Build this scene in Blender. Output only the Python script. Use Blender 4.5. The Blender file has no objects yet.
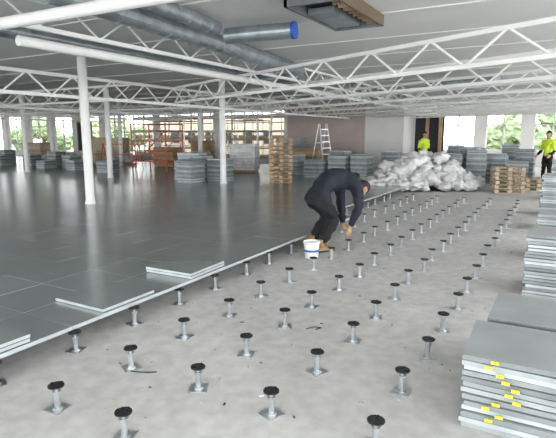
import bpy, bmesh, math, random
from mathutils import Vector, Matrix, noise
random.seed(7)
scene=bpy.context.scene
try:
    scene.view_settings.view_transform='Standard'
except Exception: pass

# ---------------------------------------------------------------- materials
def mat(name,col,rough=.6,metal=0.,noise_scale=None,var=.15,bump=0.,bscale=None,detail=4,coords='Object',island=0.,spec=None,fine=0.):
    m=bpy.data.materials.new(name); m.use_nodes=True
    nt=m.node_tree; b=nt.nodes['Principled BSDF']
    b.inputs['Base Color'].default_value=(*col,1); b.inputs['Roughness'].default_value=rough
    b.inputs['Metallic'].default_value=metal
    if spec is not None: b.inputs['Specular IOR Level'].default_value=spec
    tc=nt.nodes.new('ShaderNodeTexCoord')
    fac=None
    def mul(a,c):
        mm=nt.nodes.new('ShaderNodeMath'); mm.operation='MULTIPLY'
        nt.links.new(a,mm.inputs[0]); nt.links.new(c,mm.inputs[1]); return mm.outputs[0]
    def nz(scale,det,v,lo=.3,hi=.7):
        n=nt.nodes.new('ShaderNodeTexNoise'); n.inputs['Scale'].default_value=scale; n.inputs['Detail'].default_value=det
        nt.links.new(tc.outputs[coords],n.inputs['Vector'])
        mr=nt.nodes.new('ShaderNodeMapRange'); mr.inputs[1].default_value=lo; mr.inputs[2].default_value=hi
        mr.inputs[3].default_value=1-v; mr.inputs[4].default_value=1+v*.6
        nt.links.new(n.outputs['Fac'],mr.inputs[0]); return mr.outputs[0]
    if noise_scale: fac=nz(noise_scale,detail,var)
    if fine: fac=mul(fac,nz(9,10,fine,.35,.65)); fac=mul(fac,nz(.45,3,fine*.8))
    if island:
        g=nt.nodes.new('ShaderNodeNewGeometry'); mr2=nt.nodes.new('ShaderNodeMapRange')
        mr2.inputs[3].default_value=1-island; mr2.inputs[4].default_value=1+island*.6
        nt.links.new(g.outputs['Random Per Island'],mr2.inputs[0])
        fac=mul(fac,mr2.outputs[0]) if fac is not None else mr2.outputs[0]
    if fac is not None:
        vm=nt.nodes.new('ShaderNodeVectorMath'); vm.operation='SCALE'; vm.inputs[0].default_value=col
        nt.links.new(fac,vm.inputs['Scale']); nt.links.new(vm.outputs[0],b.inputs['Base Color'])
    if bump:
        n2=nt.nodes.new('ShaderNodeTexNoise'); n2.inputs['Scale'].default_value=bscale or 20; n2.inputs['Detail'].default_value=3
        nt.links.new(tc.outputs[coords],n2.inputs['Vector'])
        bp=nt.nodes.new('ShaderNodeBump'); bp.inputs['Strength'].default_value=bump; bp.inputs['Distance'].default_value=.02
        nt.links.new(n2.outputs['Fac'],bp.inputs['Height']); nt.links.new(bp.outputs[0],b.inputs['Normal'])
    return m
M={}
M['slab']=mat('concrete_slab',(.635,.625,.61),.85,0,1.3,.10,.0,None,9,fine=.11)
M['panel']=mat('raised_panel_top',(.37,.40,.40),.22,.55,.7,.10,.0,None,4,island=.10)
M['paneledge']=mat('panel_edge_steel',(.52,.56,.57),.4,.3,6,.15)
M['stack']=mat('stacked_panel_steel',(.46,.50,.51),.4,.3,3,.15,island=.15)
M['stack_light']=mat('stacked_panel_edge',(.42,.46,.47),.5,.3,5,.2,island=.5)
M['galv']=mat('galvanised_steel',(.58,.61,.63),.32,.8,8,.2)
M['duct']=mat('galvanised_duct',(.40,.44,.47),.35,.7,5,.25)
M['darkmetal']=mat('dark_grey_metal',(.20,.21,.22),.45,.5,5,.2)
M['black']=mat('black_gasket',(.012,.012,.013),.5)
M['white']=mat('white_paint',(.84,.84,.82),.5,0,3,.05)
M['truss']=mat('white_truss_paint',(.88,.88,.86),.5,0,3,.04)
M['ceil']=mat('ceiling_plaster',(.72,.72,.71),.9,0,.35,.10)
M['wall']=mat('wall_white',(.80,.79,.77),.85,0,1,.05)
M['pink']=mat('pink_plaster',(.52,.43,.41),.85,0,1.2,.12)
M['wood']=mat('timber',(.42,.29,.17),.7,0,6,.25,island=.3)
M['woodl']=mat('timber_light',(.58,.48,.34),.7,0,6,.2,island=.25)
M['bag']=mat('plastic_bag_white',(.70,.70,.695),.4,0,5,.25,.7,9)
M['blue']=mat('blue_cap',(.02,.10,.45),.4)
M['dark']=mat('dark_void',(.03,.03,.035),.9)
M['red']=mat('red_paint',(.50,.12,.07),.5)
M['yellow']=mat('yellow_marker',(.75,.70,.04),.6)
M['leaf']=mat('foliage',(.24,.31,.17),.8,0,3,.5)
M['bark']=mat('bark',(.16,.12,.08),.9)
M['ground']=mat('outside_ground',(.30,.30,.27),.9,0,.5,.2)
M['cream']=mat('neighbour_render',(.46,.39,.29),.9,0,.6,.15)
M['navy']=mat('navy_jacket',(.010,.013,.024),.85)
M['trouser']=mat('black_trousers',(.007,.007,.009),.85)
M['skin']=mat('skin',(.50,.28,.19),.5)
M['hair']=mat('dark_hair',(.012,.009,.007),.7)
M['glove']=mat('tan_glove',(.42,.30,.16),.7)
M['boot']=mat('tan_boot',(.36,.24,.11),.7)
M['sole']=mat('boot_sole',(.05,.04,.035),.8)
M['hivis']=mat('hivis_yellow',(.62,.80,.04),.6)
M['eye']=mat('eye_white',(.8,.8,.78),.3)
M['lips']=mat('lips',(.35,.12,.10),.5)
M['hat']=mat('white_plastic',(.85,.85,.83),.3)
M['alu']=mat('aluminium',(.6,.6,.6),.35,.8)
M['plastic_blue']=mat('blue_strap',(.05,.15,.4),.5)

# ---------------------------------------------------------------- mesh builder
class MB:
    def __init__(s): s.v=[];s.f=[];s.m=[];s.ms=[]
    def mi(s,m):
        if m not in s.ms: s.ms.append(m)
        return s.ms.index(m)
    def add(s,vs,fs,m):
        o=len(s.v); s.v+= [tuple(v) for v in vs]; k=s.mi(m)
        for f in fs: s.f.append(tuple(i+o for i in f)); s.m.append(k)
    def box(s,c,d,m,rot=0.,mtx=None,top=None):
        x,y,z=[k/2 for k in d]
        vs=[Vector((a,b,e)) for e in(-z,z) for a,b in((-x,-y),(x,-y),(x,y),(-x,y))]
        R=mtx if mtx else Matrix.Rotation(rot,3,'Z')
        vs=[R@v+Vector(c) for v in vs]
        s.add(vs,[(0,3,2,1),(0,1,5,4),(1,2,6,5),(2,3,7,6),(3,0,4,7)],m); 
        s.f.append(tuple(len(s.v)-8+i for i in(4,5,6,7))); s.m.append(s.mi(top or m))
    def bx(s,x0,x1,y0,y1,z0,z1,m,top=None): s.box(((x0+x1)/2,(y0+y1)/2,(z0+z1)/2),(x1-x0,y1-y0,z1-z0),m,top=top)
    def tube(s,pts,rad,m,n=8,cap=True,flat=1.,up=None):
        pts=[Vector(p) for p in pts]
        if not hasattr(rad,'__len__'): rad=[rad]*len(pts)
        rings=[]; u=None
        for i,p in enumerate(pts):
            a=pts[max(i-1,0)];b=pts[min(i+1,len(pts)-1)]; t=(b-a).normalized()
            if u is None:
                r=Vector(up) if up else (Vector((0,0,1)) if abs(t.z)<.9 else Vector((1,0,0)))
                u=(r-t*r.dot(t)).normalized()
            else: u=(u-t*u.dot(t)).normalized()
            w=t.cross(u)
            rings.append([p+(u*math.cos(q)*flat+w*math.sin(q))*rad[i] for q in [2*math.pi*(k+.5)/n for k in range(n)]])
        vs=[v for r in rings for v in r]; fs=[]
        for i in range(len(pts)-1):
            for k in range(n): fs.append((i*n+k,i*n+(k+1)%n,(i+1)*n+(k+1)%n,(i+1)*n+k))
        if cap: fs.append(tuple(range(n))[::-1]); fs.append(tuple(range(len(vs)-n,len(vs))))
        s.add(vs,fs,m)
    def bar(s,a,b,r,m,n=4): s.tube([a,b],r,m,n)
    def ell(s,c,r,m,seg=14,rings=9,fn=None,mtx=None):
        vs=[];fs=[]
        for i in range(rings+1):
            th=math.pi*i/rings
            for k in range(seg):
                ph=2*math.pi*k/seg
                v=Vector((math.sin(th)*math.cos(ph),math.sin(th)*math.sin(ph),math.cos(th)))
                if fn: v=fn(v)
                v=Vector((v.x*r[0],v.y*r[1],v.z*r[2]))
                if mtx: v=mtx@v
                vs.append(v+Vector(c))
        for i in range(rings):
            for k in range(seg): fs.append((i*seg+k,(i+1)*seg+k,(i+1)*seg+(k+1)%seg,i*seg+(k+1)%seg))
        s.add(vs,fs,m)
    def obj(s,name,parent=None,smooth=False,loc=None):
        me=bpy.data.meshes.new(name)
        vs=s.v
        me.from_pydata(vs,[],s.f)
        for m in s.ms: me.materials.append(M[m])
        me.polygons.foreach_set('material_index',s.m)
        if smooth: me.polygons.foreach_set('use_smooth',[True]*len(me.polygons))
        me.validate(); me.update()
        o=bpy.data.objects.new(name,me); scene.collection.objects.link(o)
        if parent: o.parent=parent
        return o
def empty(name,loc=(0,0,0)):
    e=bpy.data.objects.new(name,None); e.empty_display_size=.2; scene.collection.objects.link(e); e.location=loc; return e

ZF=.19  # finished raised-floor level
CE=3.2
# ---------------------------------------------------------------- shell
b=MB(); b.bx(-42,9,-9,27,-.3,0,'slab'); b.obj('floor')
b=MB(); b.bx(-42,9,-9,27,CE,CE+.3,'ceil')
b.obj('ceiling')
b=MB()
for i in range(22): b.bx(-42,9,-7+i*1.6,-6.95+i*1.6,CE-.012,CE,'white')
b.obj('trim_1')

# raised access floor: individual panels
b=MB()
def floorpanel(x,y,z=ZF,w=.5955,dz=.0009,m='panel'):
    h=[random.uniform(-dz,dz) for _ in range(3)]; h.append(h[0]+h[2]-h[1])
    x1,y1=x+w,y+w; t=.030
    vs=[(x,y,z-t),(x1,y,z-t),(x1,y1,z-t),(x,y1,z-t),(x,y,z+h[0]),(x1,y,z+h[1]),(x1,y1,z+h[2]),(x,y1,z+h[3])]
    b.add(vs,[(0,1,5,4),(1,2,6,5),(2,3,7,6),(3,0,4,7)],'paneledge'); b.add(vs,[(4,5,6,7)],m); 
for i in range(-14,33):
    y=i*.6
    xe=-1.8 if y<6 else -2.4
    k=0
    while xe-.6*(k+1)>-36:
        floorpanel(xe-.6*(k+1)+.002,y+.002); k+=1
b.obj('raised_access_floor')

def panel_stack(name,x,y,z,n,w=.6,jit=.012,rot=0,edge='stack_light',top='stack',t=.034,marks=False):
    s=MB()
    for i in range(n):
        s.box((random.uniform(-jit,jit),random.uniform(-jit,jit),i*t+t/2),(w-.003,w-.003,t-.006),edge,rot+random.uniform(-.02,.02)*(jit/.012),top=top)
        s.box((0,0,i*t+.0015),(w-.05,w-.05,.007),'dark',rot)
    if marks:
        cx=[-.14,-.17,-.11,-.08,-.03,-.06,-.02,-.12,-.17,-.10,-.15]
        for i,c in enumerate(cx):
            zz=t*(n-1-i)+.018
            if zz<0: break
            s.box((c,-w/2-.011-jit*.5,zz),(.04,.006,.018),'yellow',rot)
    o=s.obj(name); o.location=(x,y,z); return o
def loose(x,y,n,rot=0):
    panel_stack('loose_floor_panel',x,y,ZF+.001,n,rot=rot,jit=.002,edge='paneledge',top='panel',t=.03)
loose(-2.13,.62,1); loose(-2.12,1.72,2,.03); loose(-2.12,-.63,2,-.02)

# ---------------------------------------------------------------- pedestals
def pedestal(s,x,y,rot):
    s.box((x,y,.003),(.115,.115,.006),'galv',rot)
    s.tube([(x,y,.005),(x,y,.016)],.032,'galv',10)
    s.tube([(x,y,.01),(x,y,.108)],.019,'galv',10)
    s.tube([(x,y,.104),(x,y,.116)],.028,'galv',6)
    s.tube([(x,y,.11),(x,y,.142)],.011,'galv',8)
    s.tube([(x,y,.138),(x,y,.146)],[.026,.046],'black',14)
    s.tube([(x,y,.146),(x,y,.154)],.048,'black',14)
    for k in range(4):
        a=rot*.2+k*math.pi/2
        s.box((x+.030*math.cos(a),y+.030*math.sin(a),.156),(.030,.006,.007),'black',a)
s=MB()
for i in range(-4,24):
    for j in range(-1,5):
        x=-j*.6;y=i*.6
        if j==4 and i<10: continue
        if i>17 and x>-3: continue
        jt=0 if (i==7 and j==2) else .025
        pedestal(s,x+random.uniform(-jt,jt),y+random.uniform(-jt,jt),random.uniform(-.5,.5))
s.obj('floor_pedestals')
s=MB()
for i in range(-5,12):
    for j in range(4,6): 
        if j==4 and i>=10: continue
        pedestal(s,-j*.6,i*.6,0)
s.obj('underfloor_pedestals')
s=MB()
for _ in range(260):
    x=random.uniform(-1.7,.9);y=random.uniform(-.9,10)
    a=random.uniform(0,6); d=random.uniform(.004,.014)
    s.box((x,y,.003),(d*random.uniform(1,3),d,.004),random.choice(['paneledge','bark','woodl','bag','stack','dark']),a)
s.obj('floor_debris')
s=MB(); s.tube([(-1.15,-.05,.008),(-1.08,-.03,.008),(-1.02,.0,.008),(-.98,.03,.008)],.004,'dark',6); s.obj('cable_offcut')
s=MB(); s.tube([(-.42,1.25,.006),(-.38,1.32,.006),(-.32,1.33,.006),(-.34,1.27,.006)],.004,'dark',6); s.obj('cable_offcut')

# ---------------------------------------------------------------- columns
def column(x,y):
    s=MB(); s.box((x,y,.006),(.28,.28,.012),'white'); 
    s.tube([(x,y,0),(x,y,CE)],.092,'white',20)
    s.tube([(x,y,ZF),(x,y,ZF+.05)],.11,'white',20)
    s.obj('column',smooth=False)
cols=[(-7.3,4.8),(-7.45,9.85),(-12.0,9.6),(-17,9.9),(-17,14.8),(-12.2,14.8),(-22,14.8),(-27,14.8),(-22,9.9),(-12.1,4.8),(-17,4.8),(-7.3,-.2),(7,4.8),(7,9.8),(7,14.8),(7,-.2)]
for c in cols: column(*c)

# ---------------------------------------------------------------- roof steelwork
def truss(a,b_,zb,zt,pitch=.42,rc=.032,rd=.012,name='roof_truss'):
    s=MB(); a=Vector((a[0],a[1],0)); c=Vector((b_[0],b_[1],0)); L=(c-a).length; d=(c-a)/L
    P=lambda t,z:a+d*t+Vector((0,0,z))
    s.bar(P(0,zb),P(L,zb),rc,'truss'); s.bar(P(0,zt),P(L,zt),rc,'truss')
    n=max(1,int(L/pitch)); 
    for i in range(n):
        t0=L*i/n;t1=L*(i+1)/n
        if i%2==0: s.bar(P(t0,zb),P(t1,zt),rd,'truss',5)
        else: s.bar(P(t0,zt),P(t1,zb),rd,'truss',5)
    s.obj(name)
for x in (-7.38,-12.1,-17,-22,7):
    truss((x,-5),(x,19.8),2.40,2.80,.5,.045,.018,'roof_girder')
truss((-3.95,-4),(-3.95,19.5),2.84,3.14,.45,.036,.014,'roof_girder')
dx,dy=3.6,-1.65
for k in range(8):
    y0=5.3+k*2.15
    p=lambda x:(x,y0+(x+2.4)*dy/dx)
    truss(p(-7.2),p(6.8),2.44,2.80,.5,.036,.017)
for k in range(5):
    truss((-21.8,3.0+k*3.4),(-7.6,3.0+k*3.4),2.46,2.80,.55,.03,.012)
s=MB(); s.tube([(-9,.85,2.78),(-1.2,1.0,2.78)],.06,'truss',14); s.obj('white_pipe')
s=MB(); s.tube([(-4.25,1.4,2.72),(-4.25,19,2.72)],.06,'truss',12); s.obj('white_pipe')

# ducts
def duct(pts,r,name='spiral_duct',cap=None):
    s=MB(); s.tube(pts,r,'duct',22)
    for a,c in zip(pts[:-1],pts[1:]):
        a=Vector(a);c=Vector(c);L=(c-a).length;n=int(L/.22)
        for i in range(1,n):
            p=a.lerp(c,i/n);q=p+(c-a).normalized()*.012
            s.tube([p,q],r+.005,'duct',22)
    if cap:
        a=Vector(pts[-1]);d=(a-Vector(pts[-2])).normalized(); s.tube([a,a+d*.04],r+.008,cap,22)
    s.obj(name)
duct([(-2.95,-1,3.0),(-3.05,1.6,3.0),(-3.6,7.3,2.98)],.13)
duct([(-2.45,-1,3.05),(-2.62,1.6,3.05),(-2.8,3.3,3.05)],.09)
duct([(-2.85,3.6,3.0),(-1.87,3.72,3.0)],.105,cap='blue')
duct([(-6,8.6,3.0),(-4.1,8.4,3.0)],.11)
duct([(-5.3,1.6,3.03),(-5.4,8.2,3.03)],.10)
duct([(-1.9,11.6,2.95),(-.1,10.9,2.95)],.13)
s=MB(); s.bx(-.9,-.2,12.2,13.2,2.86,3.15,'duct'); s.bx(-.95,-.15,12.1,12.2,2.84,3.17,'duct'); s.obj('air_handling_unit')
s=MB()
x0,x1,y0,y1=-1.5,-.82,2.8,4.3
s.bx(x0,x1,y0,y0+.04,3.05,3.19,'darkmetal');s.bx(x0,x1,y1-.04,y1,3.05,3.19,'darkmetal');s.bx(x0,x0+.04,y0,y1,3.05,3.19,'darkmetal');s.bx(x1-.03,x1,y0,y1,3.05,3.19,'bark')
for k in range(9): s.bx(x1-.2,x1-.04,y0+.1+k*.16,y0+.14+k*.16,3.08,3.13,'wood')
s.bx(x0+.04,x1-.04,y0+.04,y1-.04,3.16,3.19,'dark')
s.bx(x0+.06,x1-.28,y0+.5,y1-.15,3.06,3.13,'duct')
s.obj('roof_vent_unit')

# ---------------------------------------------------------------- walls with windows
WN=0
def winwall(name,axis,pos,a0,a1,sill,head,bays,th=.3,pier=.5,mull=1,m='wall',trans=None):
    global WN
    s=MB(); f=MB()
    def B(t,u0,u1,v0,v1,z0,z1,mm):
        if axis=='x': t.bx(u0,u1,pos+v0,pos+v1,z0,z1,mm)
        else: t.bx(pos+v0,pos+v1,u0,u1,z0,z1,mm)
    B(s,a0,a1,0,th,0,sill,m); B(s,a0,a1,0,th,head,CE,m)
    w=(a1-a0)/bays
    for i in range(bays+1):
        c=a0+i*w; B(s,max(a0,c-pier/2),min(a1,c+pier/2),0,th,sill,head,m)
    s.obj(name)
    for i in range(bays):
        u0=a0+i*w+pier/2;u1=a0+(i+1)*w-pier/2
        for j in range(mull+2):
            u=u0+(u1-u0)*j/(mull+1); B(f,u-.035,u+.035,.1,.17,sill,head,'white')
        B(f,u0,u1,.1,.17,sill,sill+.06,'white');B(f,u0,u1,.1,.17,head-.06,head,'white')
        if trans: B(f,u0,u1,.1,.17,trans-.03,trans+.03,'white')
    WN+=1
    f.obj('window_%d'%WN)
winwall('wall_back_left','x',19.9,-42,-24,.5,3.0,7,pier=.6,mull=1,trans=2.2)
winwall('wall_back','x',19.9,-24,-10.7,.4,2.95,3,pier=.35,mull=4,trans=1.8)
s=MB(); s.bx(-10.7,-6.6,19.9,20.2,0,CE,'pink'); s.obj('wall_partition')
s=MB(); s.bx(-6.6,-4.8,19.9,20.2,0,CE,'wall'); s.bx(-5.0,-4.8,20.2,26.7,0,CE,'wall'); s.obj('wall_partition_right')
winwall('wall_far','x',26.7,-4.8,9,.8,2.75,6,pier=.6,mull=1,trans=2.15)
winwall('wall_left','y',-42,-9,19.9,.5,3.0,7,pier=.6,mull=2,trans=2.2)
winwall('wall_right','y',8.7,-9,26.7,.3,3.05,8,pier=.3,mull=2)
winwall('wall_rear','x',-9,-42,8.7,.3,3.05,12,pier=.3,mull=2)
s=MB(); s.bx(-4.7,-3.4,21.5,21.7,0,2.5,'dark'); s.bx(-4.2,-4.05,21.4,21.5,0,2.5,'wood');s.bx(-3.6,-3.45,21.4,21.5,0,2.5,'wood'); s.obj('timber_door_frame')
s=MB(); s.bx(-26.2,-24.9,19.75,19.88,ZF,2.5,'wood'); s.bx(-26.1,-25.6,19.72,19.75,ZF+.1,2.4,'dark'); s.bx(-25.5,-25.0,19.72,19.75,ZF+.1,2.4,'dark'); s.obj('door_1')

# ---------------------------------------------------------------- outside
b=MB(); b.bx(-120,100,-100,120,-.8,-.6,'ground'); b.obj('outside_ground')
s=MB()
s.bx(-30,-9,30,30.3,-.6,3.0,'cream')
for k in range(11): s.bx(-29+k*1.8,-28.2+k*1.8,29.96,30,1.0,2.0,'dark')
s.obj('neighbouring_building')
s=MB()
for k in range(12):
    x=-25.5+k*1.4; s.bar((x,25.8,-.6),(x,25.8,5),.04,'galv',6); s.bar((x,24.6,-.6),(x,24.6,5),.04,'galv',6)
for z in (.9,1.9,2.4): s.bar((-26,24.6,z),(-9.5,24.6,z),.035,'galv',6)
for z in (.2,1.4,2.7): s.bx(-26,-9.5,24.6,25.8,z,z+.06,'woodl'); s.bx(-26,-9.5,24.55,24.6,z+.06,z+.22,'woodl')
s.obj('exterior_scaffold')
def tree(x,y,h,r):
    s=MB(); s.tube([(x,y,-.6),(x,y,h*.5),(x+.2,y,h*.8)],[.25,.18,.08],'bark',8)
    for _ in range(16):
        c=(x+random.uniform(-r,r),y+random.uniform(-r,r),h*.5+random.uniform(-.32,.4)*h)
        q=random.uniform(.25,.45)*r
        def fn(v): return v*(1+.5*noise.noise(v*3+Vector(c)))
        s.ell(c,(q,q,q*.85),'leaf',16,11,fn)
    s.obj('tree')
for (x,y,h,r) in [(-44,30,3.,2.4),(-38,33,3.2,2.6),(-52,26,3.2,2.6),(-33,35,3.2,2.2),(-55,18,3.2,3),(-54,8,3.2,3),(-2,38,3.2,2.4),(2.5,40,3.4,2.4),(7,37,3.2,2.2),(-56,0,3.4,3)]: tree(x,y,h,r)

# ---------------------------------------------------------------- stacks
panel_stack('floor_panel_stack',1.27,.70,0,13,jit=.014,marks=True)
panel_stack('floor_panel_stack',1.31,1.36,0,13,jit=.012)
panel_stack('floor_panel_stack',1.95,.95,0,12)
panel_stack('floor_panel_stack',1.42,3.45,0,19,jit=.016)
panel_stack('floor_panel_stack',2.08,3.5,0,18)
panel_stack('floor_panel_stack',1.45,5.2,0,18,jit=.016)
panel_stack('floor_panel_stack',1.42,7.55,0,28,jit=.02)
panel_stack('floor_panel_stack',1.45,9.3,0,25,jit=.02)
panel_stack('floor_panel_stack',1.5,12.2,0,30,jit=.02)
for (x,y,n) in [(-1.75,15.0,30),(-1.05,15.3,34),(-1.4,16.2,36),(-.5,16.1,30),(.2,15.2,24),(.3,17.3,34),(-.3,18.6,38),(-1.5,18.4,34),(-2.4,19.2,36),(1.6,14.2,26),(1.9,17.6,34),(2.6,16.2,30)]:
    panel_stack('floor_panel_stack',x,y,0,n,jit=.02,rot=random.uniform(-.1,.1))
for (x,y,n) in [(-8.5,9.6,20),(-7.95,10.4,21),(-9.2,10.3,18),(-9.35,11.2,22),(-5.9,13.1,18),(-5.2,13.5,22),(-4.5,13.8,24),(-5.5,14.3,26),(-4.7,14.6,20),(-16.2,11.6,12),(-17.5,12.4,16),(-18.3,11.7,10),(-22,12,14),(-19.6,13.2,20),(-20.6,12.6,16),(-24,13.5,20),(-25,12.5,14),(-13.9,11.2,14),(-7.2,14.0,22),(-3.9,15.2,26)]:
    panel_stack('floor_panel_stack',x,y,ZF+.002,n,jit=.02,rot=random.uniform(-.1,.1))
def pallet_stack(x,y,z,n,rot,w=1.0,d=.8,h=.125,name='pallet_stack',mm='woodl'):
    s=MB()
    R=Matrix.Rotation(rot,3,'Z')
    for i in range(n):
        zz=i*h; jx,jy=random.uniform(-.015,.015),random.uniform(-.015,.015)
        def BB(cx,cy,cz,a,b_,c): s.box(R@Vector((cx+jx,cy+jy,zz+cz)),(a,b_,c),mm,rot)
        for k in range(3): BB(0,-d/2+.05+k*(d/2-.05),.01,w,.09,.018)
        for k in range(3):
            for q in range(3): BB(-w/2+.06+k*(w/2-.06),-d/2+.05+q*(d/2-.05),.055,.11,.09,.072)
        for k in range(7): BB(-w/2+.05+k*(w-.1)/6,0,.1,.09,d,.018)
    o=s.obj(name); o.location=(x,y,z); return o
pallet_stack(.08,13.35,0,6,.3,w=.8,d=.7)
pallet_stack(-6.15,11.1,ZF+.002,11,.5,w=.7,d=.6,mm='wood')
pallet_stack(.85,14.4,0,3,.1,w=.7)
# bags pile
s=MB()
random.seed(3)
for _ in range(240):
    a=random.uniform(0,6.28); q=random.random()**.6
    ex,ey=1.95*q*math.cos(a),.85*q*math.sin(a)
    x=-2.25+ex*.82-ey*.4; y=12.9+ex*.5+ey*.85
    if x<-2.75 and y<12.3: x+=.25
    x=min(x,-.85)
    hz=max(.05,1.15*(1-q**1.9))*random.uniform(.4,1)
    r=random.uniform(.12,.27)
    off=Vector((random.random()*50,random.random()*50,0))
    def fn(v): return v*(1+.48*noise.noise(v*2.0+off)+.24*noise.noise(v*5+off))
    zz=max(hz,r*.8)
    s.ell((x,y,zz),(r,r*random.uniform(.7,1),r*.62),'bag',20,14,fn,Matrix.Rotation(a,3,'Z'))
s.obj('rubbish_bag_pile',smooth=True)
s=MB()
for _ in range(34):
    x=random.uniform(-24,-17.5);y=16.2+random.uniform(-.5,.5)
    r=random.uniform(.2,.38); off=Vector((random.random()*50,0,0))
    def fn(v): return v*(1+.4*noise.noise(v*2.1+off))
    s.ell((x,y,ZF+r*.9),(r,r,r*.7),'bag',12,8,fn)
s.obj('insulation_bag_pile')

def stepladder(x,y,z,rot,h=1.9):
    s=MB();R=Matrix.Rotation(rot,3,'Z')
    W=lambda a,b_,c:R@Vector((a,b_,c))
    for sx in(-1,1):
        s.bar(W(sx*.26,-.42,0),W(sx*.17,-.02,h),.028,'alu'); s.bar(W(sx*.26,.42,0),W(sx*.17,.02,h),.02,'alu')
        s.bar(W(sx*.235,-.3,.55),W(sx*.235,.3,.55),.008,'alu')
    for k in range(7):
        t=(k+1)/8; wd=.26-.09*t; s.box(W(0,-.42+.40*t,h*t),(wd*2,.08,.03),'alu',rot)
    s.box(W(0,0,h),(.38,.16,.04),'red',rot)
    for t in(.25,.6): s.bar(W(-.24+.09*t,.42-.4*t,h*t),W(.24-.09*t,.42-.4*t,h*t),.012,'alu')
    o=s.obj('step_ladder'); o.location=(x,y,z)
stepladder(-6.75,15.5,ZF,1.1)
def barrier(x,y,rot,z=ZF,m='red'):
    s=MB();R=Matrix.Rotation(rot,3,'Z');W=lambda a,b_,c:R@Vector((a,b_,c))
    for sx in(-.9,.9):
        s.bar(W(sx,-.3,0),W(sx,0,1.1),.022,m); s.bar(W(sx,.3,0),W(sx,0,1.1),.022,m)
    for z2 in(.25,.6,1.05): s.bar(W(-.9,0,z2),W(.9,0,z2),.02,m)
    o=s.obj('red_barrier'); o.location=(x,y,z)
barrier(-15.3,13.2,.2)
def tower(x0,x1,y0,y1,h,m='alu',name='scaffold_tower'):
    s=MB()
    for x in(x0,x1):
        for y in(y0,y1): s.bar((x,y,ZF),(x,y,h),.03,m,6)
    for z in(.6,1.0,1.4,1.8,h-.05):
        for y in(y0,y1): s.bar((x0,y,z),(x1,y,z),.022,m,6)
        for x in(x0,x1): s.bar((x,y0,z),(x,y1,z),.022,m,6)
    s.bar((x0,y0,.4),(x1,y0,1.8),.018,m,6); s.bar((x1,y0,.4),(x0,y0,1.8),.018,m,6)
    s.bx(x0,x1,y0,y1,1.42,1.47,'woodl'); s.obj(name)
tower(-16.5,-14.5,16.5,17.7,2.35); tower(-12.6,-10.8,17.2,18.3,2.35)
tower(-13.7,-11.9,12.3,13.3,2.1,'red','red_scaffold_tower')
s=MB()
for k in range(5): s.bx(-23,-20.5,18.2+k*.12,18.26+k*.12,ZF,1.5,'woodl')
s.obj('timber_board_stack')
def crate(x,y,w,d,h,m,rot=0,z=ZF):
    s=MB(); s.box((0,0,.05),(w,d*.2,.1),'wood',rot); 
    n=max(2,int(h/.12))
    for k in range(n): s.box((random.uniform(-.02,.02),random.uniform(-.02,.02),.1+(k+.5)*(h-.1)/n),(w,d,(h-.1)/n*.88),m,rot)
    o=s.obj('material_pallet'); o.location=(x,y,z+.001)
for a in [(-10.6,12.3,.9,.7,.8,'stack_light',.2),(-10.4,15.5,1.0,.8,.9,'woodl',.4),(-9.4,14.0,1.0,.8,1.1,'bag',.3),(-14.4,15.2,1.1,.8,.9,'wood',.1),(-28,13,1.2,.9,.9,'bag',.2),(-30,12.6,1.2,.9,.7,'stack_light',.1),(-26.5,17,1.2,.9,1.0,'woodl',.3),(-8,16.5,1.2,.8,.9,'wood',.2),(-18.6,14.5,1.0,.8,.7,'woodl',.2),(-13,16.0,.9,.8,1.2,'wood',.3),(-9.2,17.6,1.2,.8,1.3,'stack_light',.1)]: crate(*a)

# ---------------------------------------------------------------- bucket
s=MB(); bx,by=-1.47,3.54
prof=[(.088,0),(.108,.20),(.116,.205),(.116,.225),(.108,.225),(.102,.20),(.085,.012)]
n=28;vs=[];fs=[]
for r,z in prof:
    for k in range(n): a=2*math.pi*k/n; vs.append((bx+r*math.cos(a),by+r*math.sin(a),z+.002))
for i in range(len(prof)-1):
    for k in range(n): fs.append((i*n+k,i*n+(k+1)%n,(i+1)*n+(k+1)%n,(i+1)*n+k))
fs.append(tuple(range(n))[::-1]); fs.append(tuple(range(len(vs)-n,len(vs))))
s.add(vs,fs,'hat')
s.tube([(bx+.116*math.cos(a),by+.116*math.sin(a),.205) for a in [math.pi*k/12+math.pi for k in range(13)]],.004,'galv',6)
s.tube([(bx,by,.09),(bx,by,.12)],[.0985,.1015],'plastic_blue',28,cap=False)
s.obj('plastic_bucket')

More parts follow.
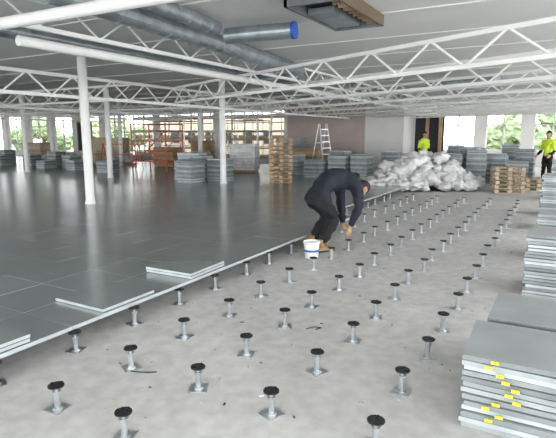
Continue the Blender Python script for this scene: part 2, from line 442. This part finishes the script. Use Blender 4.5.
# ---------------------------------------------------------------- people
def make_body(name,root,J,E,label,parent,over=None):
    names=list(J); idx={n:i for i,n in enumerate(names)}
    me=bpy.data.meshes.new(name+'_sk'); me.from_pydata([J[n][0] for n in names],[(idx[a],idx[c]) for a,c in E],[])
    o=bpy.data.objects.new(name+'_sk',me); scene.collection.objects.link(o)
    md=o.modifiers.new('s','SKIN'); md.use_smooth_shade=True
    sv=me.skin_vertices[0].data
    for i,n in enumerate(names):
        r=J[n][1]; sv[i].radius=r if hasattr(r,'__len__') else (r,r); sv[i].use_root=(n==root)
    o.modifiers.new('u','SUBSURF').levels=3
    dg=bpy.context.evaluated_depsgraph_get(); ev=o.evaluated_get(dg)
    m2=bpy.data.meshes.new_from_object(ev)
    bpy.data.objects.remove(o)
    m2.name=name
    mats=[]; 
    for l in label.values():
        if l not in mats: mats.append(l)
    m2.materials.clear()
    for l in mats: m2.materials.append(M[l])
    ns=[v.normal.copy() for v in m2.vertices]
    for v,n_ in zip(m2.vertices,ns):   # cloth folds
        q=Vector((v.co.x,v.co.y,v.co.z*1.7))
        v.co+=n_*(noise.noise(q*8)*.022+(.5-abs(noise.noise(q*17)))*.010)
    for p in m2.polygons:
        c=p.center;best=None;bd=9
        for a,d in E:
            A=Vector(J[a][0]);B=Vector(J[d][0]);t=max(0,min(1,(c-A).dot(B-A)/max(1e-9,(B-A).length_squared)))
            q=(c-A.lerp(B,t)).length
            if q<bd: bd=q;best=(a,d)
        l=label.get(best,label['*'])
        if over: l=over(c,best,l)
        p.material_index=mats.index(l); p.use_smooth=True
    ob=bpy.data.objects.new(name,m2); scene.collection.objects.link(ob); ob.parent=parent
    return ob
def frame(f,u):
    f=Vector(f).normalized();u=Vector(u);u=(u-f*u.dot(f)).normalized();r=f.cross(u)
    return Matrix((r,f,u)).transposed()
def head(c,f,u,parent,hair='hair',s=1.):
    R=frame(f,u); c=Vector(c); m=MB()
    W=lambda x,y,z:c+R@Vector((x,y,z))*s
    def fn(v):
        x,y,z=v
        if z<0: 
            x*=1-.28*(-z)**1.3; y*=1-.10*(-z)
        if y>0: y*=.93
        return Vector((x,y,z))
    m.ell(c,(.078*s,.098*s,.118*s),'skin',22,16,fn,R)
    m.tube([W(0,.088,.015),W(0,.108,-.012),W(0,.112,-.028),W(0,.09,-.036)],[.008*s,.012*s,.016*s,.010*s],'skin',8)
    for sx in(-1,1):
        m.ell(W(sx*.031,.083,.012),(.014*s,.010*s,.009*s),'eye',10,7,None,R)
        m.ell(W(sx*.031,.091,.012),(.006*s,.004*s,.006*s),'hair',8,6,None,R)
        m.tube([W(sx*.014,.092,.033),W(sx*.046,.080,.033)],.005*s,'hair',6)
        m.ell(W(sx*.080,-.005,-.002),(.011*s,.022*s,.033*s),'skin',10,8,None,R)
    m.tube([W(-.024,.082,-.062),W(0,.092,-.060),W(.024,.082,-.062)],[.004*s,.008*s,.004*s],'lips',6)
    def hf(v):
        x,y,z=v
        if y>.15: 
            if z<.35: z=.35+(z-.35)*.1; 
        if z<-.55: z=-.55+(z+.55)*.2
        return Vector((x,y,z))
    m.ell(W(0,-.008,.012),(.087*s,.104*s,.122*s),hair,20,14,hf,R)
    m.obj('head',parent,smooth=True)
def hand(wrist,d,palm_n,side,parent,mt='glove',curl=.5,name='hand',s=1.):
    R=frame(d,palm_n); w=Vector(wrist); m=MB()
    W=lambda x,y,z:w+R@Vector((x,y,z))*s
    m.tube([W(0,-.015,0),W(0,.01,0),W(0,.04,0),W(0,.075,0),W(0,.092,0)],[.026*s,.032*s,.041*s,.042*s,.030*s],mt,12,flat=.42,up=R@Vector((0,0,1)))
    L=[.066,.076,.071,.055]
    for k in range(4):
        x=(-.030+.020*k)*side; base=W(x,.078,0); pts=[base];ang=curl*.35;p=Vector((x,.078,0))
        for seg,fr in enumerate((.45,.32,.23)):
            ang_=ang+curl*(.55+.12*k)*seg
            p=p+Vector((x*.08,math.cos(ang_),math.sin(ang_)))*L[k]*fr; pts.append(W(*p))
        r=.0095*s if k<3 else .008*s
        m.tube(pts+[pts[-1]+(pts[-1]-pts[-2])*.12],[r,r,r*.95,r*.8,r*.4],mt,8)
    xs=-side
    m.tube([W(xs*.026,.018,.004),W(xs*.050,.045,.014),W(xs*.058,.072,.026),W(xs*.054,.094,.036),W(xs*.053,.099,.038)],[.015*s,.013*s,.011*s,.009*s,.004*s],mt,8)
    m.obj(name,parent,smooth=True)
def boot(ankle,fdir,parent,mt='boot',s=1.,z0=0.):
    f=Vector((fdir[0],fdir[1],0)).normalized(); R=frame(f,(0,0,1)); a=Vector((ankle[0],ankle[1],z0)); m=MB()
    W=lambda x,y,z:a+R@Vector((x,y,z))*s
    secs=[(-.085,.030,.075),(-.07,.038,.10),(-.02,.041,.115),(.04,.043,.095),(.10,.050,.068),(.16,.048,.055),(.195,.036,.044),(.21,.02,.03)]
    vs=[];n=10;fs=[]
    for y,wd,h in secs:
        for k in range(n):
            t=math.pi*k/(n-1); vs.append(W(wd*math.cos(t),y,.018+(h-.018)*math.sin(t)**.7))
    for i in range(len(secs)-1):
        for k in range(n-1): fs.append((i*n+k,i*n+k+1,(i+1)*n+k+1,(i+1)*n+k))
    fs.append(tuple(range(n))); fs.append(tuple(range(len(vs)-n,len(vs)))[::-1])
    m.add(vs,fs,mt)
    m.tube([W(0,-.02,.07),W(0,-.025,.13),W(0,-.025,.17)],[.05*s,.048*s,.050*s],mt,12)
    out=[(-.04,-.08),(.04,-.08),(.046,0),(.054,.10),(.045,.18),(.02,.215),(-.02,.215),(-.045,.18),(-.054,.10),(-.046,0)]
    k=len(out); vs=[W(x,y,.001) for x,y in out]+[W(x,y,.022) for x,y in out]
    m.add(vs,[tuple(range(k))[::-1],tuple(range(k,2*k))]+[(i,(i+1)%k,k+(i+1)%k,k+i) for i in range(k)],'sole')
    m.obj('boot',parent,smooth=True)

# bending worker
wk=empty('bending_worker')
f=Vector((.52,.854,0));r=Vector((.854,-.52,0));Z=Vector((0,0,1))
H=Vector((-1.63,3.99,.95))
def Q(fo,ri,z): v=H+f*fo+r*ri; return (v.x,v.y,z)
J={'pelvis':(Q(-.03,0,.84),(.155,.185)),'waist':(Q(.17,0,.96),(.15,.18)),'chest':(Q(.41,0,1.03),(.165,.20)),'upper':(Q(.60,0,.98),(.135,.165)),'neck':(Q(.71,0,.92),.068),'skull':(Q(.77,0,.88),.055)}
for sd,sg in(('R',1),('L',-1)):
    k=0 if sg>0 else .07
    J['hip'+sd]=(Q(.0,.11*sg,.76),.13); J['knee'+sd]=(Q(.23+k,.15*sg,.46),.090); J['calf'+sd]=(Q(.12+k,.155*sg,.30),.082)
    J['ank'+sd]=(Q(.0+k,.16*sg,.13),.070)
    J['sh'+sd]=(Q(.58,.20*sg,.91),.095)
J['elR']=(Q(.53,.31,.60),.066);J['wrR']=(Q(.44,.24,.335),.046)
J['elL']=(Q(.58,-.19,.60),.066);J['wrL']=(Q(.47,.03,.35),.046)
E=[('pelvis','waist'),('waist','chest'),('chest','upper'),('upper','neck'),('neck','skull')]
lab={'*':'navy'}
leg=set([('pelvis','waist')])
for sd in 'RL':
    e=[('pelvis','hip'+sd),('hip'+sd,'knee'+sd),('knee'+sd,'calf'+sd),('calf'+sd,'ank'+sd)]
    for q in e: lab[q]='trouser'
    leg.add(e[0]); leg.add(e[1])
    E+=e+[('upper','sh'+sd),('sh'+sd,'el'+sd),('el'+sd,'wr'+sd)]
hd=(f*.85+Z*.5).normalized(); P0=Vector(Q(0,0,.85))
def over(c,best,l):
    if best in leg: return 'navy' if (c-P0).dot(hd)>-.02 and c.z>.72 else 'trouser'
    return l
make_body('body','pelvis',J,E,lab,wk,over)
head(Q(.83,0,.855),tuple(f*.1+Z*-.99),tuple(f*.99+Z*.1),wk,s=1.06)
hm=MB(); hm.tube([Q(.64,-.13,1.01),Q(.68,-.08,1.04),Q(.70,0,1.045),Q(.68,.08,1.04),Q(.64,.13,1.01)],[.02,.042,.05,.042,.02],'navy',10); hm.obj('hood',wk,True)
for sd in 'RL':
    w=Vector(J['wr'+sd][0]);tgt=Vector((-1.2,4.2,.15)); e=Vector(J['el'+sd][0])
    d=((tgt-w).normalized()*.7+(w-e).normalized()*.3)
    n_=(tgt-w); n_.z=0; n_=n_+ (r*-.5 if sd=='R' else r*.5)
    hand(w+d.normalized()*.012,d,n_,(-1 if sd=='R' else 1),wk,'glove',.8,'hand_'+('right' if sd=='R' else 'left'),1.08)
for sd in 'RL':
    a=J['ank'+sd][0]; boot((a[0],a[1]),f,wk,s=1.05)

def standing(name,x,y,z,hd,top='hivis',pose=0):
    p=empty(name); f=Vector((math.cos(hd),math.sin(hd),0)); r=Vector((f.y,-f.x,0)); O=Vector((x,y,0))
    def Q(fo,ri,h): v=O+f*fo+r*ri; return (v.x,v.y,z+h)
    J={'pelvis':(Q(0,0,.95),(.12,.15)),'waist':(Q(.01,0,1.1),(.115,.14)),'chest':(Q(.01,0,1.28),(.125,.17)),'upper':(Q(0,0,1.42),(.10,.13)),'neck':(Q(.01,0,1.51),.055),'skull':(Q(.02,0,1.58),.05)}
    for sd,sg in(('R',1),('L',-1)):
        J['hip'+sd]=(Q(0,.09*sg,.88),.10);J['knee'+sd]=(Q(.02,.11*sg,.5),.068);J['calf'+sd]=(Q(-.01,.115*sg,.36),.062);J['ank'+sd]=(Q(-.03,.12*sg,.12),.05)
        J['sh'+sd]=(Q(0,.18*sg,1.40),.075);J['el'+sd]=(Q(-.02+.05*pose,.25*sg,1.12),.05);J['wr'+sd]=(Q(.08+.14*pose,.24*sg,.87+.15*pose),.034)
    E=[('pelvis','waist'),('waist','chest'),('chest','upper'),('upper','neck'),('neck','skull')]
    lab={'*':top}
    for sd in 'RL':
        e=[('pelvis','hip'+sd),('hip'+sd,'knee'+sd),('knee'+sd,'calf'+sd),('calf'+sd,'ank'+sd)]
        for q in e: lab[q]='trouser'
        E+=e+[('upper','sh'+sd),('sh'+sd,'el'+sd),('el'+sd,'wr'+sd)]
        lab[('el'+sd,'wr'+sd)]='navy'
    lab[('neck','skull')]='skin'
    make_body('body','pelvis',J,E,lab,p)
    head(Q(.03,0,1.65),tuple(f),(0,0,1),p)
    for sd,sg in(('R',1),('L',-1)):
        w=Vector(J['wr'+sd][0]);d=(w-Vector(J['el'+sd][0])).normalized()
        hand(w+d*.01,d,tuple(-r*sg),-sg,p,'skin',.5,'hand_'+sd)
        a=J['ank'+sd][0]; boot((a[0],a[1]),f,p,z0=z)
standing('hivis_worker',-3.25,17.2,0,-.6,pose=.5)
standing('hivis_worker',1.0,16.4,0,-2.2,pose=.8)

# ---------------------------------------------------------------- light
w=bpy.data.worlds.new('World'); scene.world=w; w.use_nodes=True
bg=w.node_tree.nodes['Background']; bg.inputs[0].default_value=(.95,.975,1.0,1); bg.inputs[1].default_value=7.5
def fill_light(name,loc,rot,sx,sy,e,col=(.97,.985,1.)):  # added area lamp for fill, on top of the sky light
    l=bpy.data.lights.new(name,'AREA'); l.shape='RECTANGLE'; l.size=sx;l.size_y=sy;l.energy=e;l.color=col
    o=bpy.data.objects.new(name,l); scene.collection.objects.link(o); o.location=loc;o.rotation_euler=rot; return o
fill_light('fill_light_right',(8.5,5,1.7),(0,math.radians(90),0),2.6,24,800)  # added fill lamp along the unseen right wall, brightens the interior
fill_light('fill_light_rear',(-4,-8.6,1.7),(math.radians(90),0,0),22,2.6,500)  # second added fill lamp, out of view behind the camera

# ---------------------------------------------------------------- camera
cd=bpy.data.cameras.new('Camera'); co=bpy.data.objects.new('Camera',cd); scene.collection.objects.link(co)
cd.sensor_width=36; cd.lens=495.156/556*36
co.location=(1.341,-2.361,1.635); co.rotation_euler=(math.pi/2-.168,0,.514)
cd.clip_end=400
scene.camera=co
